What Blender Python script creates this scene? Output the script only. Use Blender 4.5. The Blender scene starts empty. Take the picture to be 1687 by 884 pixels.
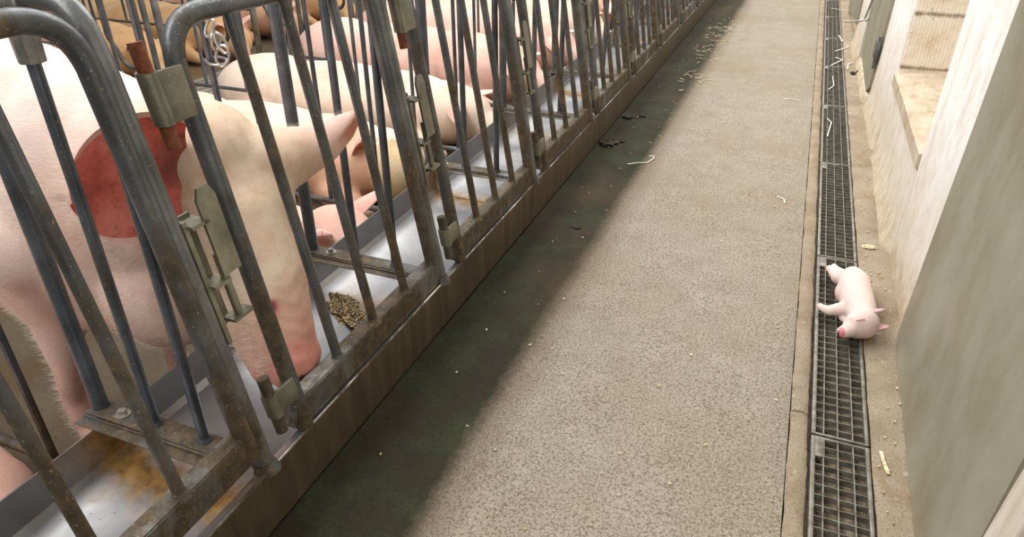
import bpy, bmesh, math, random
from mathutils import Vector, Matrix, Euler
random.seed(7)
sc = bpy.context.scene
COL = sc.collection
# ------------------------------------------------------------------ camera
F_PX, CX, CY, W, H_ = 1150.0, 843.5, 442.0, 1687, 884
PITCH = math.atan2(667, F_PX)
YAW = math.atan2(524.5, math.hypot(F_PX, 667))
cam_d = bpy.data.cameras.new('camera'); cam = bpy.data.objects.new('camera', cam_d); COL.objects.link(cam)
cam_d.sensor_fit = 'HORIZONTAL'; cam_d.sensor_width = 36; cam_d.lens = F_PX / W * 36
cam_d.clip_start = 0.02; cam_d.clip_end = 200
cam.location = (0, 0, 1.25); cam.rotation_euler = (math.pi/2 - PITCH, 0, YAW)
sc.camera = cam
# ------------------------------------------------------------------ light
wd = bpy.data.worlds.new('world'); sc.world = wd; wd.use_nodes = True
wn = wd.node_tree.nodes; wl = wd.node_tree.links
bg = wn['Background']; bg.inputs[1].default_value = 0.50
tc = wn.new('ShaderNodeTexCoord'); sp = wn.new('ShaderNodeSeparateXYZ'); cr = wn.new('ShaderNodeValToRGB')
wl.new(tc.outputs['Generated'], sp.inputs[0]); wl.new(sp.outputs[2], cr.inputs[0]); wl.new(cr.outputs[0], bg.inputs[0])
cr.color_ramp.elements[0].position = 0.0; cr.color_ramp.elements[0].color = (.36, .345, .32, 1)
cr.color_ramp.elements[1].position = 0.75; cr.color_ramp.elements[1].color = (1, 1, 1, 1)
def area(name, loc, rot, sx, sy, e, col=(1, 1, 1)):
    l = bpy.data.lights.new(name, 'AREA'); l.shape = 'RECTANGLE'; l.size = sx; l.size_y = sy; l.energy = e; l.color = col
    o = bpy.data.objects.new(name, l); COL.objects.link(o); o.location = loc; o.rotation_euler = rot; return o
area('skylight_over_pens', (-2.3, 3.5, 3.6), (0, math.radians(-18), 0), 1.6, 16, 500, (1, .985, .96))
area('skylight_over_aisle', (-.3, 9.0, 3.8), (0, 0, 0), 0.9, 12, 230, (1, .98, .95))
vs = sc.view_settings; vs.view_transform = 'Standard'; vs.look = 'None'; vs.exposure = 0.0; vs.gamma = 1; vs.use_curve_mapping = False

# ------------------------------------------------------------------ materials
def lin(c): return tuple(((v/255)/12.92 if v/255 <= .04045 else (((v/255)+.055)/1.055)**2.4) for v in c) + (1,)
class M:
    def __init__(s, name, rough=.6, metal=0.0, spec=.5):
        s.m = bpy.data.materials.new(name); s.m.use_nodes = True
        s.n = s.m.node_tree.nodes; s.l = s.m.node_tree.links; s.b = s.n['Principled BSDF']
        s.b.inputs['Roughness'].default_value = rough; s.b.inputs['Metallic'].default_value = metal
        s.b.inputs['Specular IOR Level'].default_value = spec
        s.geo = s.n.new('ShaderNodeNewGeometry'); s.pos = s.geo.outputs['Position']
        s.tc = s.n.new('ShaderNodeTexCoord')
    def mapped(s, scale, src=None):
        mp = s.n.new('ShaderNodeMapping'); mp.inputs['Scale'].default_value = scale
        s.l.new(src or s.pos, mp.inputs[0]); return mp.outputs[0]
    def noise(s, scale=5, detail=6, vec=None, rough=.6, dist=0):
        t = s.n.new('ShaderNodeTexNoise'); t.inputs['Scale'].default_value = scale; t.inputs['Detail'].default_value = detail
        t.inputs['Roughness'].default_value = rough; t.inputs['Distortion'].default_value = dist
        s.l.new(vec or s.pos, t.inputs['Vector']); return t.outputs['Fac']
    def voro(s, scale=20, vec=None):
        t = s.n.new('ShaderNodeTexVoronoi'); t.inputs['Scale'].default_value = scale; s.l.new(vec or s.pos, t.inputs['Vector']); return t.outputs['Distance']
    def ramp(s, f, stops):
        r = s.n.new('ShaderNodeValToRGB'); el = r.color_ramp.elements
        while len(el) < len(stops): el.new(.5)
        for e, (p, c) in zip(el, stops):
            e.position = p; e.color = c if len(c) == 4 and isinstance(c[0], float) and c[0] <= 1 and c[3] == 1 and max(c[:3]) <= 1 else lin(c)
        s.l.new(f, r.inputs[0]); return r.outputs[0]
    def mix(s, f, a, b, mode='MIX'):
        x = s.n.new('ShaderNodeMix'); x.data_type = 'RGBA'; x.blend_type = mode
        if isinstance(f, (int, float)): x.inputs[0].default_value = f
        else: s.l.new(f, x.inputs[0])
        for i, v in ((6, a), (7, b)):
            if isinstance(v, tuple): x.inputs[i].default_value = v if len(v) == 4 else lin(v)
            else: s.l.new(v, x.inputs[i])
        return x.outputs[2]
    def math(s, op, a, b=0.0, clamp=False):
        x = s.n.new('ShaderNodeMath'); x.operation = op; x.use_clamp = clamp
        for i, v in ((0, a), (1, b)):
            if isinstance(v, (int, float)): x.inputs[i].default_value = v
            else: s.l.new(v, x.inputs[i])
        return x.outputs[0]
    def maprange(s, v, a, b, c=0.0, d=1.0):
        x = s.n.new('ShaderNodeMapRange'); s.l.new(v, x.inputs[0])
        for i, q in enumerate((a, b, c, d)): x.inputs[i+1].default_value = q
        return x.outputs[0]
    def xyz(s, vec=None):
        x = s.n.new('ShaderNodeSeparateXYZ'); s.l.new(vec or s.pos, x.inputs[0]); return x.outputs
    def s_dist(s, vec, c):
        v = s.n.new('ShaderNodeVectorMath'); v.operation = 'DISTANCE'; s.l.new(vec, v.inputs[0]); v.inputs[1].default_value = c; return v.outputs['Value']
    def color(s, c):
        if isinstance(c, tuple): s.b.inputs['Base Color'].default_value = c if len(c) == 4 else lin(c)
        else: s.l.new(c, s.b.inputs['Base Color'])
        return s
    def rough(s, v): s.l.new(v, s.b.inputs['Roughness']); return s
    def metal(s, v): s.l.new(v, s.b.inputs['Metallic']); return s
    def bump(s, h, strength=.3, dist=.01):
        b = s.n.new('ShaderNodeBump'); b.inputs['Strength'].default_value = strength; b.inputs['Distance'].default_value = dist
        s.l.new(h, b.inputs['Height']); s.l.new(b.outputs[0], s.b.inputs['Normal']); return s

# aisle floor: worn aggregate concrete with a dark algae-stained gutter strip along the trough
m = M('aisle_concrete', .85, spec=.3)
x, y, z = m.xyz()
big = m.noise(1.3, 5); mid = m.noise(9, 6); fine = m.noise(140, 3, rough=.7); sp1 = m.noise(330, 2)
c = m.ramp(mid, [(.3, (147, 136, 121)), (.5, (156, 146, 131)), (.72, (164, 155, 140))])
c = m.mix(m.maprange(big, .45, .7, 0, .8), c, (146, 129, 104), 'MIX')
c = m.mix(m.maprange(m.noise(6, 6, rough=.75), .60, .74, 0, .5), c, (112, 96, 76))
c = m.mix(m.maprange(fine, .38, .54, .75, 0), c, (84, 73, 58))
c = m.mix(m.maprange(sp1, .56, .68, 0, .8), c, (196, 186, 170))
c = m.mix(m.maprange(m.noise(55, 3, rough=.8), .64, .72, 0, .7), c, (104, 84, 62))
edge = m.math('ADD', x, m.math('MULTIPLY', m.math('SUBTRACT', m.noise(2.0, 4), .5), .05))
edge = m.math('ADD', edge, m.math('MULTIPLY', m.math('SUBTRACT', m.noise(60, 5, rough=.8), .5), .07))
gr = m.ramp(m.noise(7, 6), [(.35, (50, 42, 27)), (.5, (50, 50, 30)), (.65, (57, 63, 38))])
gr = m.mix(m.maprange(m.noise(90, 4, rough=.7), .40, .62, .5, 0), gr, (34, 28, 20))
gr = m.mix(m.maprange(m.noise(2.2, 5, m.mapped((1, .6, 1))), .52, .66, 0, .75), gr, (74, 60, 42))
band = m.mix(.65, c, (112, 92, 66), 'MULTIPLY')
c = m.mix(m.maprange(edge, -.47, -.575), c, m.mix(.65, c, (92, 76, 55)))
c = m.mix(m.maprange(edge, -.545, -.60), c, gr)
m.color(c); m.bump(m.math('ADD', m.math('MULTIPLY', fine, .7), m.noise(40, 5)), .5, .006)
MAT_FLOOR = m.m
# concrete kerb strips each side of the drain
m = M('kerb_concrete', .85, spec=.3)
x, y, z = m.xyz()
c = m.ramp(m.noise(6, 7), [(.32, (134, 118, 96)), (.5, (154, 139, 118)), (.7, (168, 155, 135))])
c = m.mix(m.maprange(m.noise(170, 3, rough=.7), .36, .5, .6, 0), c, (104, 88, 68))
c = m.mix(m.maprange(m.noise(4, 5, m.mapped((3, 1, 1))), .56, .68, 0, .55), c, (136, 108, 72))
c = m.mix(m.maprange(m.noise(26, 5, rough=.75), .62, .68, 0, .8), c, (202, 192, 174))
m.color(c); m.bump(m.noise(60, 6), .5, .008); MAT_KERB = m.m
# stall floor
m = M('stall_concrete', .75, spec=.35)
c = m.ramp(m.noise(3, 7), [(.3, (88, 78, 60)), (.5, (106, 96, 78)), (.72, (122, 112, 94))])
c = m.mix(m.maprange(m.noise(2.1, 6), .5, .62), c, (112, 90, 60))
c = m.mix(m.maprange(m.noise(120, 4, rough=.75), .55, .7), c, (80, 62, 38))
m.color(c); m.bump(m.noise(50, 6), .25, .004); MAT_PEN = m.m
m = M('slatted_concrete', .8)
m.color(m.ramp(m.noise(14, 6), [(.3, (112, 106, 92)), (.7, (150, 143, 128))])); m.bump(m.noise(60, 5), .4, .006); MAT_SLAT = m.m
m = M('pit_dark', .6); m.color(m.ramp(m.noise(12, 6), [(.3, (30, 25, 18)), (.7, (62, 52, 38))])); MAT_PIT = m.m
# drain sludge under the grates
m = M('drain_sludge', .8, spec=.4)
c = m.ramp(m.noise(22, 7, rough=.7), [(.32, (90, 76, 58)), (.5, (140, 124, 100)), (.7, (170, 156, 132))])
m.color(c); m.bump(m.noise(60, 7), .9, .02); MAT_SLUDGE = m.m
# grate steel
m = M('grate_steel', .55, .55)
c = m.ramp(m.noise(35, 6), [(.35, (112, 105, 92)), (.55, (142, 138, 128)), (.72, (165, 162, 154))])
m.color(c); m.bump(m.noise(160, 4), .25, .002); MAT_GRATE = m.m
# whitewashed wall
m = M('whitewashed_wall', .9, spec=.2)
x, y, z = m.xyz()
st = m.noise(4, 7, m.mapped((1, 1.2, .9)), rough=.72, dist=.2)
c = m.ramp(st, [(.36, (238, 232, 222)), (.5, (248, 246, 242)), (.66, (252, 252, 252))])
low = m.math('ADD', z, m.math('MULTIPLY', m.math('SUBTRACT', m.noise(11, 7, rough=.75), .5), .55))
c = m.mix(m.maprange(low, .62, -.02, 0, .9), c, (204, 186, 158))
c = m.mix(m.maprange(low, .10, -.12), c, (168, 150, 122))
c = m.mix(m.maprange(m.noise(7, 7, m.mapped((1, 2, .8)), rough=.78), .50, .68, 0, .55), c, (200, 178, 146))
c = m.mix(m.maprange(m.noise(60, 3), .70, .74, 0, .8), c, (110, 92, 70))
m.color(c); m.bump(m.math('ADD', m.noise(20, 6), m.math('MULTIPLY', m.noise(90, 4), .35)), .3, .006); MAT_WALL = m.m
m = M('worn_sill', .9, spec=.2)
c = m.ramp(m.noise(7, 7, m.mapped((2.5, 1, 1)), rough=.7), [(.34, (172, 152, 126)), (.5, (194, 178, 156)), (.68, (210, 198, 180))])
m.color(c); m.bump(m.noise(30, 6), .5, .008); MAT_SILL = m.m
m = M('ribbed_block', .9, spec=.2)
c = m.ramp(m.noise(9, 6, rough=.7), [(.33, (222, 200, 170)), (.48, (244, 232, 214)), (.66, (250, 244, 232))])
x, y, z = m.xyz()
joint = m.math('ABSOLUTE', m.math('SUBTRACT', m.math('FRACT', m.math('MULTIPLY', m.math('SUBTRACT', z, .43), 4.2)), .5))
c = m.mix(m.maprange(m.math('ADD', joint, m.math('MULTIPLY', m.noise(30, 5), .12)), .50, .56, 0, .8), c, (120, 92, 62))
c = m.mix(m.maprange(m.noise(38, 5, rough=.75), .62, .70, 0, .8), c, (112, 86, 56))
m.color(c); m.bump(m.noise(60, 6), .6, .006); MAT_RIB = m.m
# painted steel doors
m = M('door_paint', .45, .0, .5)
c = m.ramp(m.noise(2.3, 7, m.mapped((1, 1.3, .8)), rough=.66, dist=.15), [(.34, (134, 124, 100)), (.5, (150, 145, 125)), (.66, (162, 160, 141))])
c = m.mix(m.maprange(m.noise(5, 6, m.mapped((1, 3, 1)), rough=.7), .60, .72, 0, .5), c, (160, 156, 140))
c = m.mix(m.maprange(m.noise(70, 3, rough=.8), .70, .75, 0, .6), c, (76, 64, 48))
m.color(c); m.rough(m.maprange(m.noise(4, 5), .3, .7, .38, .6)); m.bump(m.noise(3, 3), .15, .02); MAT_DOOR = m.m
m = M('pale_wood', .8); m.color(m.ramp(m.noise(6, 6, m.mapped((8, 8, 1))), [(.3, (186, 172, 150)), (.6, (214, 204, 188)), (.8, (228, 220, 206))])); MAT_WOOD = m.m
# stall steel: blue-grey galvanised tube under brown dirt
def stall_steel(name, dirt, base=(124, 127, 128), lo=.25):
    m = M(name, .38, .55)
    c = m.ramp(m.noise(9, 5), [(.3, tuple(int(v*.72) for v in base)), (.55, base), (.75, tuple(min(255, int(v*1.25)) for v in base))])
    x, y, z = m.xyz()
    k = m.math('SUBTRACT', m.noise(7, 6, m.mapped((1.2, 1.2, .5)), rough=.65), m.math('MULTIPLY', z, .20))
    mask = m.maprange(k, .46 - dirt, .60 - dirt)
    d = m.ramp(m.noise(30, 6, rough=.7), [(.3, (52, 44, 32)), (.5, (80, 69, 51)), (.68, (112, 93, 65)), (.8, (132, 88, 48))])
    c = m.mix(mask, c, d)
    sp = m.maprange(m.noise(210, 2, rough=.5), .66, .71, 0, .7)
    c = m.mix(sp, c, (176, 160, 130))
    m.color(c); m.metal(m.maprange(mask, 0, 1, .5, .08)); m.rough(m.maprange(mask, 0, 1, .36, .66))
    m.bump(m.math('ADD', m.noise(60, 5), m.math('MULTIPLY', mask, .4)), .35, .003)
    return m.m
MAT_GATE = stall_steel('gate_steel', .13, (98, 101, 103)); MAT_BAR = stall_steel('bar_steel', -.02, (96, 102, 110))
MAT_RAILD = stall_steel('bottom_rail_steel', .14, (128, 128, 124))
MAT_DIV = stall_steel('divider_steel', .03, (118, 120, 120))
MAT_LATCH = stall_steel('latch_steel', -.04, (132, 130, 112))
m = M('rusty_steel', .8, .2); m.color(m.ramp(m.noise(60, 5), [(.3, (92, 50, 32)), (.55, (134, 78, 52)), (.75, (160, 104, 76))])); m.bump(m.noise(120, 4), .4, .002); MAT_RUST = m.m
m = M('bright_zinc', .3, .9); m.color(m.ramp(m.noise(30, 4), [(.3, (150, 148, 142)), (.7, (214, 212, 206))])); MAT_ZINC = m.m
# stainless trough
m = M('stainless_inside', .34, .8)
c = m.ramp(m.noise(4, 6, dist=.5), [(.3, (138, 136, 136)), (.55, (166, 166, 168)), (.75, (182, 182, 184))])
x, y, z = m.xyz()
yy = m.math('ABSOLUTE', m.math('SUBTRACT', m.math('FRACT', m.math('ADD', m.math('DIVIDE', m.math('SUBTRACT', y, .76), .82), .5)), .5))
st = m.math('ADD', yy, m.math('MULTIPLY', m.noise(11, 6, rough=.7), .26))
gate = m.maprange(m.noise(1.7, 2), .38, .5)
rustm = m.math('MULTIPLY', m.maprange(st, .25, .14), gate)
c = m.mix(rustm, c, m.ramp(m.noise(24, 5), [(.3, (108, 74, 34)), (.6, (164, 128, 72)), (.8, (190, 160, 104))]))
c = m.mix(m.maprange(m.noise(90, 3, rough=.6), .69, .73, 0, .7), c, (86, 70, 50))
m.color(c); m.rough(m.maprange(rustm, 0, 1, .33, .6)); m.metal(m.maprange(rustm, 0, 1, .8, .15)); m.bump(m.noise(6, 4), .12, .01); MAT_TIN = m.m
m = M('stainless_outside', .5, .35)
c = m.ramp(m.noise(7, 7, m.mapped((1, 3.2, .35)), rough=.6), [(.3, (80, 68, 52)), (.5, (98, 85, 66)), (.72, (118, 105, 85))])
c = m.mix(m.maprange(m.noise(30, 4, m.mapped((1, 1, .5)), rough=.6), .64, .72, 0, .5), c, (62, 50, 34))
m.color(c); m.bump(m.noise(40, 5), .15, .003); MAT_TOUT = m.m
MAT_LIP = stall_steel('lip_steel', .06, (170, 166, 158))
m = M('feed_crust', .9); m.color(m.ramp(m.voro(140), [(.15, (26, 22, 18)), (.45, (58, 50, 40)), (.62, (176, 150, 104))])); m.bump(m.noise(150, 4), .9, .006); MAT_FEED = m.m
m = M('dung', .75); m.color(m.ramp(m.noise(50, 5), [(.3, (24, 19, 13)), (.7, (56, 44, 30))])); MAT_DUNG = m.m
m = M('pale_shaving', .8); m.color(m.ramp(m.noise(60, 3), [(.3, (214, 204, 184)), (.7, (240, 236, 226))])); MAT_SHAV = m.m
m = M('yellow_chip', .8); m.color(m.ramp(m.noise(90, 4), [(.35, (176, 150, 108)), (.6, (232, 222, 190))])); MAT_CHIP = m.m

def skin(name, base, warm, dark, redness=.25, hair=1.0, extra=None):
    m = M(name, .62, spec=.35)
    m.b.inputs['Subsurface Weight'].default_value = .12
    m.b.inputs['Subsurface Radius'].default_value = (.02, .008, .005)
    m.b.inputs['Subsurface Scale'].default_value = .5
    obj = m.tc.outputs['Object']
    c = m.ramp(m.noise(3.2, 6, obj, rough=.55), [(.32, warm), (.52, base), (.72, base)])
    c = m.mix(m.maprange(m.noise(1.9, 5, obj), .50, .68, 0, .65), c, warm)
    c = m.mix(m.maprange(m.noise(6, 6, obj, rough=.7), .58, .72, 0, redness), c, dark)
    hv = m.mapped((22, 90, 90), obj)
    h = m.noise(3.0, 5, hv, rough=.7, dist=.9)
    c = m.mix(m.maprange(h, .40, .62, 0, .22*hair), c, tuple(min(255, int(v*1.12)) for v in base))
    c = m.mix(m.maprange(h, .50, .34, 0, .22*hair), c, tuple(int(v*.82) for v in warm))
    if extra: c = extra(m, c, obj)
    m.color(c); m.bump(m.math('ADD', h, m.math('ADD', m.math('MULTIPLY', m.noise(14, 4, obj), .9), m.math('MULTIPLY', m.noise(45, 5, obj, rough=.7), .5))), .5*hair, .008)
    return m.m
def near_extra(m, c, obj):
    x, y, z = m.xyz(obj); n = m.noise(7, 5, obj)
    xn = m.math('ADD', x, m.math('MULTIPLY', m.math('SUBTRACT', n, .5), .22))
    c = m.mix(m.maprange(z, .75, 1.05, 0, .75), c, (250, 228, 218))                     # whiter back
    c = m.mix(m.maprange(xn, .52, .70, 0, .85), c, (232, 204, 174))                     # tan face
    c = m.mix(m.math('MULTIPLY', m.maprange(m.noise(11, 6, obj, rough=.7), .48, .66, 0, .6), m.maprange(xn, .50, .70)), c, (204, 162, 126))
    c = m.mix(m.math('MULTIPLY', m.maprange(m.noise(8, 4, obj), .50, .36, 0, .5), m.maprange(xn, .55, .72)), c, (246, 230, 208))
    st = m.math('ABSOLUTE', m.math('SUBTRACT', m.math('ADD', xn, m.math('MULTIPLY', z, -.25)), .34))
    c = m.mix(m.math('MULTIPLY', m.maprange(st, .035, .0, 0, .7), m.maprange(y, -.12, .0)), c, (206, 160, 112))
    sn = m.math('ADD', m.math('ADD', x, m.math('MULTIPLY', z, -.9)), m.math('MULTIPLY', m.math('SUBTRACT', n, .5), .3))
    c = m.mix(m.maprange(sn, .24, .50, 0, .9), c, (214, 150, 134))                      # pink snout and jowl
    c = m.mix(m.maprange(z, .36, .12, 0, .6), c, (222, 160, 146))                       # pink legs
    es = m.math('MULTIPLY', m.maprange(y, .10, .17), m.maprange(z, .78, .84))
    c = m.mix(m.math('MULTIPLY', es, .75), c, (244, 200, 190))                          # pink ears
    ln = m.math('ABSOLUTE', m.math('SUBTRACT', m.math('SUBTRACT', z, .902), m.math('MULTIPLY', m.math('SUBTRACT', y, .26), .40)))
    c = m.mix(m.math('MULTIPLY', m.maprange(ln, .026, .010), m.maprange(y, .19, .24)), c, (214, 142, 112))
    d = m.s_dist(obj, WOUND_C)
    c = m.mix(m.maprange(m.math('ADD', d, m.math('MULTIPLY', m.noise(60, 4, obj), .02)), .036, .022), c, (196, 120, 116))
    c = m.mix(m.maprange(m.math('ADD', d, m.math('MULTIPLY', m.noise(90, 4, obj), .02)), .026, .018), c, (128, 48, 58))
    return c
WOUND_C = (.909, -.174, .626)
SK_NEAR = skin('near_sow_skin', (244, 214, 200), (232, 188, 164), (214, 150, 134), .4, 1.0, near_extra)
SK_CREAM = skin('cream_skin', (242, 220, 202), (228, 194, 168), (200, 148, 122), .3)
SK_TAN = skin('tan_skin', (222, 180, 154), (198, 148, 114), (158, 100, 76), .45)
SK_PINK = skin('pink_skin', (240, 202, 188), (228, 172, 150), (206, 138, 120), .4)
SK_OCHRE = skin('ochre_skin', (224, 184, 136), (206, 158, 108), (164, 112, 78), .4)
SK_NAPE = skin('blond_nape', (228, 208, 168), (200, 168, 118), (140, 104, 70), .6, 1.6)
SK_LET = skin('piglet_skin', (236, 216, 206), (230, 190, 190), (212, 156, 166), .7, .7)
def plain(name, a, b, sc_=20, r=.6, sss=0):
    m = M(name, r); m.color(m.ramp(m.noise(sc_, 5), [(.3, a), (.7, b)])); m.bump(m.noise(sc_*3, 4), .3, .003)
    m.b.inputs['Subsurface Weight'].default_value = sss; m.b.inputs['Subsurface Scale'].default_value = .02
    return m.m
m = M('ear_inner_red', .6)
o_ = m.tc.outputs['Object']; c = m.ramp(m.noise(9, 6, o_, rough=.7), [(.32, (166, 78, 66)), (.5, (212, 104, 92)), (.7, (232, 148, 132))])
c = m.mix(m.maprange(m.noise(40, 5, o_, rough=.7), .56, .7, 0, .7), c, (112, 70, 54))
c = m.mix(m.maprange(m.s_dist(o_, (.745, -.165, .935)), .075, .020), c, (44, 20, 17))
m.b.inputs['Subsurface Weight'].default_value = .15; m.b.inputs['Subsurface Scale'].default_value = .02
m.color(c); m.bump(m.noise(26, 5, o_), .5, .006); EAR_RED = m.m
EAR_PINK = plain('ear_pink', (226, 170, 156), (244, 204, 194), 12)
EAR_ORG = plain('ear_inner_orange', (206, 130, 96), (226, 160, 132), 14)
NOSE = plain('snout_pink', (206, 130, 118), (226, 158, 142), 30)
DARK = plain('dark_hollow', (34, 18, 16), (60, 32, 28), 20)
FUR = M('bristle', .45); FUR.color((250, 236, 218)); FUR = FUR.m
WOUND = plain('raw_sore', (112, 38, 48), (160, 70, 78), 60, .4)
HOOF = plain('hoof_horn', (150, 112, 92), (188, 146, 124), 30)
LET_FOLD = plain('closed_eye_fold', (176, 120, 116), (200, 140, 136), 60)
LET_PALE = plain('piglet_extremity', (214, 164, 172), (232, 190, 194), 30)
LET_NOSE = plain('piglet_snout', (186, 104, 112), (222, 150, 152), 60)

# ------------------------------------------------------------------ mesh helpers
def link(name, bm, mats, parent=None, smooth=True):
    me = bpy.data.meshes.new(name); bm.to_mesh(me); bm.free()
    for mt in (mats if isinstance(mats, (list, tuple)) else [mats]): me.materials.append(mt)
    if smooth:
        for p in me.polygons: p.use_smooth = True
        if hasattr(me, 'set_sharp_from_angle'): me.set_sharp_from_angle(angle=math.radians(40))
    o = bpy.data.objects.new(name, me); COL.objects.link(o)
    if parent: o.parent = parent
    return o
def tag(o, label=None, cat=None, group=None, kind=None):
    if label: o['label'] = label
    if cat: o['category'] = cat
    if group: o['group'] = group
    if kind: o['kind'] = kind
    return o
def empty(name, loc, label, cat, group=None):
    o = bpy.data.objects.new(name, None); o.empty_display_size = .05; COL.objects.link(o); o.location = loc
    return tag(o, label, cat, group)
def copy_tree(o, parent=None):
    c = o.copy(); COL.objects.link(c)
    if parent: c.parent = parent
    for ch in list(o.children): copy_tree(ch, c)
    return c
def box(bm, x0, x1, y0, y1, z0, z1, bev=0, mi=0):
    n0 = set(bm.verts); f0 = set(bm.faces)
    r = bmesh.ops.create_cube(bm, size=1)
    bmesh.ops.scale(bm, vec=(x1-x0, y1-y0, z1-z0), verts=r['verts'])
    bmesh.ops.translate(bm, vec=((x0+x1)/2, (y0+y1)/2, (z0+z1)/2), verts=r['verts'])
    if bev:
        es = list({e for v in r['verts'] for e in v.link_edges})
        bmesh.ops.bevel(bm, geom=es, offset=bev, segments=2, affect='EDGES', profile=.5)
    for f in bm.faces:
        if f not in f0: f.material_index = mi
    return [v for v in bm.verts if v not in n0]
def tube(bm, pts, r, seg=12, cap=True, mi=0):
    pts = [Vector(p) for p in pts]; n = len(pts); rs = r if isinstance(r, (list, tuple)) else [r]*n
    tang = []
    for i in range(n):
        a = pts[max(i-1, 0)]; b = pts[min(i+1, n-1)]; tang.append((b-a).normalized())
    t = tang[0]; u = t.orthogonal().normalized(); rings = []
    for i in range(n):
        if i: u = (u - tang[i]*u.dot(tang[i])).normalized()
        v = tang[i].cross(u)
        rings.append([bm.verts.new(pts[i] + (u*math.cos(2*math.pi*k/seg) + v*math.sin(2*math.pi*k/seg))*rs[i]) for k in range(seg)])
    for i in range(n-1):
        for k in range(seg):
            f = bm.faces.new((rings[i][k], rings[i][(k+1) % seg], rings[i+1][(k+1) % seg], rings[i+1][k])); f.material_index = mi
    if cap:
        f = bm.faces.new(list(reversed(rings[0]))); f.material_index = mi
        f = bm.faces.new(rings[-1]); f.material_index = mi
def fillet(pts, rad, n=7):
    out = [Vector(pts[0])]
    for i in range(1, len(pts)-1):
        p = Vector(pts[i]); a = (Vector(pts[i-1])-p); b = (Vector(pts[i+1])-p)
        ang = a.angle(b); d = min(rad/math.tan(ang/2), a.length*.49, b.length*.49)
        A = p + a.normalized()*d; B = p + b.normalized()*d
        for k in range(n+1):
            s = k/n; out.append((1-s)**2*A + 2*s*(1-s)*(p*.85+(A+B)/2*.15) + s*s*B)
    out.append(Vector(pts[-1])); return out
def prism(bm, poly, axis, a0, a1, mi=0):
    """extrude a 2D polygon along an axis; axis 'X': poly=(y,z); 'Y': poly=(x,z); 'Z': poly=(x,y)"""
    def V(p, a):
        return {'X': (a, p[0], p[1]), 'Y': (p[0], a, p[1]), 'Z': (p[0], p[1], a)}[axis]
    A = [bm.verts.new(V(p, a0)) for p in poly]; B = [bm.verts.new(V(p, a1)) for p in poly]
    fs = [bm.faces.new(A), bm.faces.new(list(reversed(B)))]
    for i in range(len(poly)):
        j = (i+1) % len(poly); fs.append(bm.faces.new((A[j], A[i], B[i], B[j])))
    for f in fs: f.material_index = mi
    bmesh.ops.recalc_face_normals(bm, faces=fs)

# ================================================================== SETTING
def struct(name, bm, mat, smooth=False): return tag(link(name, bm, mat, smooth=smooth), kind='structure')
XD0, XD1 = .218, .356
bm = bmesh.new()                          # aisle floor slab, finely gridded and gently uneven
nx, ny = 60, 180
for j in range(ny+1):
    for i in range(nx+1):
        X = -.93 + (.166+.93)*i/nx; Y = -.6 + 14.6*j/ny
        zz = .0015*math.sin(X*17+Y*3)+.0012*math.sin(Y*11-X*5)
        zz -= .010*max(0, min(1, (-.585+.012*math.sin(Y*2.3)-X)/.03))
        if i == nx: zz = -.001
        bm.verts.new((X, Y, zz))
bm.verts.ensure_lookup_table()
for j in range(ny):
    for i in range(nx):
        a = j*(nx+1)+i; bm.faces.new([bm.verts[q] for q in (a, a+1, a+nx+2, a+nx+1)])
r = bmesh.ops.extrude_face_region(bm, geom=bm.faces[:])
bmesh.ops.translate(bm, vec=(0, 0, -.14), verts=[v for v in r['geom'] if isinstance(v, bmesh.types.BMVert)])
bmesh.ops.recalc_face_normals(bm, faces=bm.faces[:])
struct('floor', bm, MAT_FLOOR, True)
def rough_strip(name, x0, x1, edge_amp, cuts, mat, lip=0):
    bm = bmesh.new(); rnd = random.Random(name)
    for (ya, yb) in cuts:
        n = int((yb-ya)/.035)+1; rows = []
        ph = rnd.random()*9
        for j in range(n+1):
            Y = ya+(yb-ya)*j/n
            e0 = edge_amp*(math.sin(Y*23+ph)*.5+rnd.uniform(-.5, .5)); e1 = edge_amp*(math.sin(Y*19+2+ph)*.5+rnd.uniform(-.5, .5))
            rows.append([bm.verts.new(p) for p in ((x0+e0, Y, -.14), (x0+e0, Y, -.004), (x0+.006+e0, Y, .0), ((x0+x1)/2, Y, .001), (x1-.006+e1, Y, .0+lip), (x1+e1, Y, -.004+lip), (x1+e1, Y, -.14))])
        for j in range(n):
            for i in range(6): bm.faces.new((rows[j][i], rows[j][i+1], rows[j+1][i+1], rows[j+1][i]))
        bm.faces.new(rows[0]); bm.faces.new(list(reversed(rows[-1])))
    bmesh.ops.recalc_face_normals(bm, faces=bm.faces[:])
    return struct(name, bm, mat, True)
rough_strip('floor_kerb', .169, .213, .0022, [(-.6, 1.58), (1.586, 4.3), (4.305, 14)], MAT_KERB)
rough_strip('floor_ledge', .361, .60, .002, [(-.6, 2.05), (2.05, 14)], MAT_KERB)
bm = bmesh.new(); box(bm, .16, .62, -.6, 14, -.2, -.052)
o = struct('floor_drain_bed', bm, MAT_PIT)
bm = bmesh.new(); nx, ny = 10, 420; rnd = random.Random(3)
g = [[bm.verts.new((.214+(.147)*i/nx, .3+11*j/ny, -.030+rnd.uniform(0, .007)+.004*math.sin(j*.35+i))) for i in range(nx+1)] for j in range(ny+1)]
for j in range(ny):
    for i in range(nx): bm.faces.new((g[j][i], g[j][i+1], g[j+1][i+1], g[j+1][i]))
tag(link('drain_sludge', bm, MAT_SLUDGE), 'brown sludge and dirt lying in the drain channel under the grates', 'dirt', kind='stuff')
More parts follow.
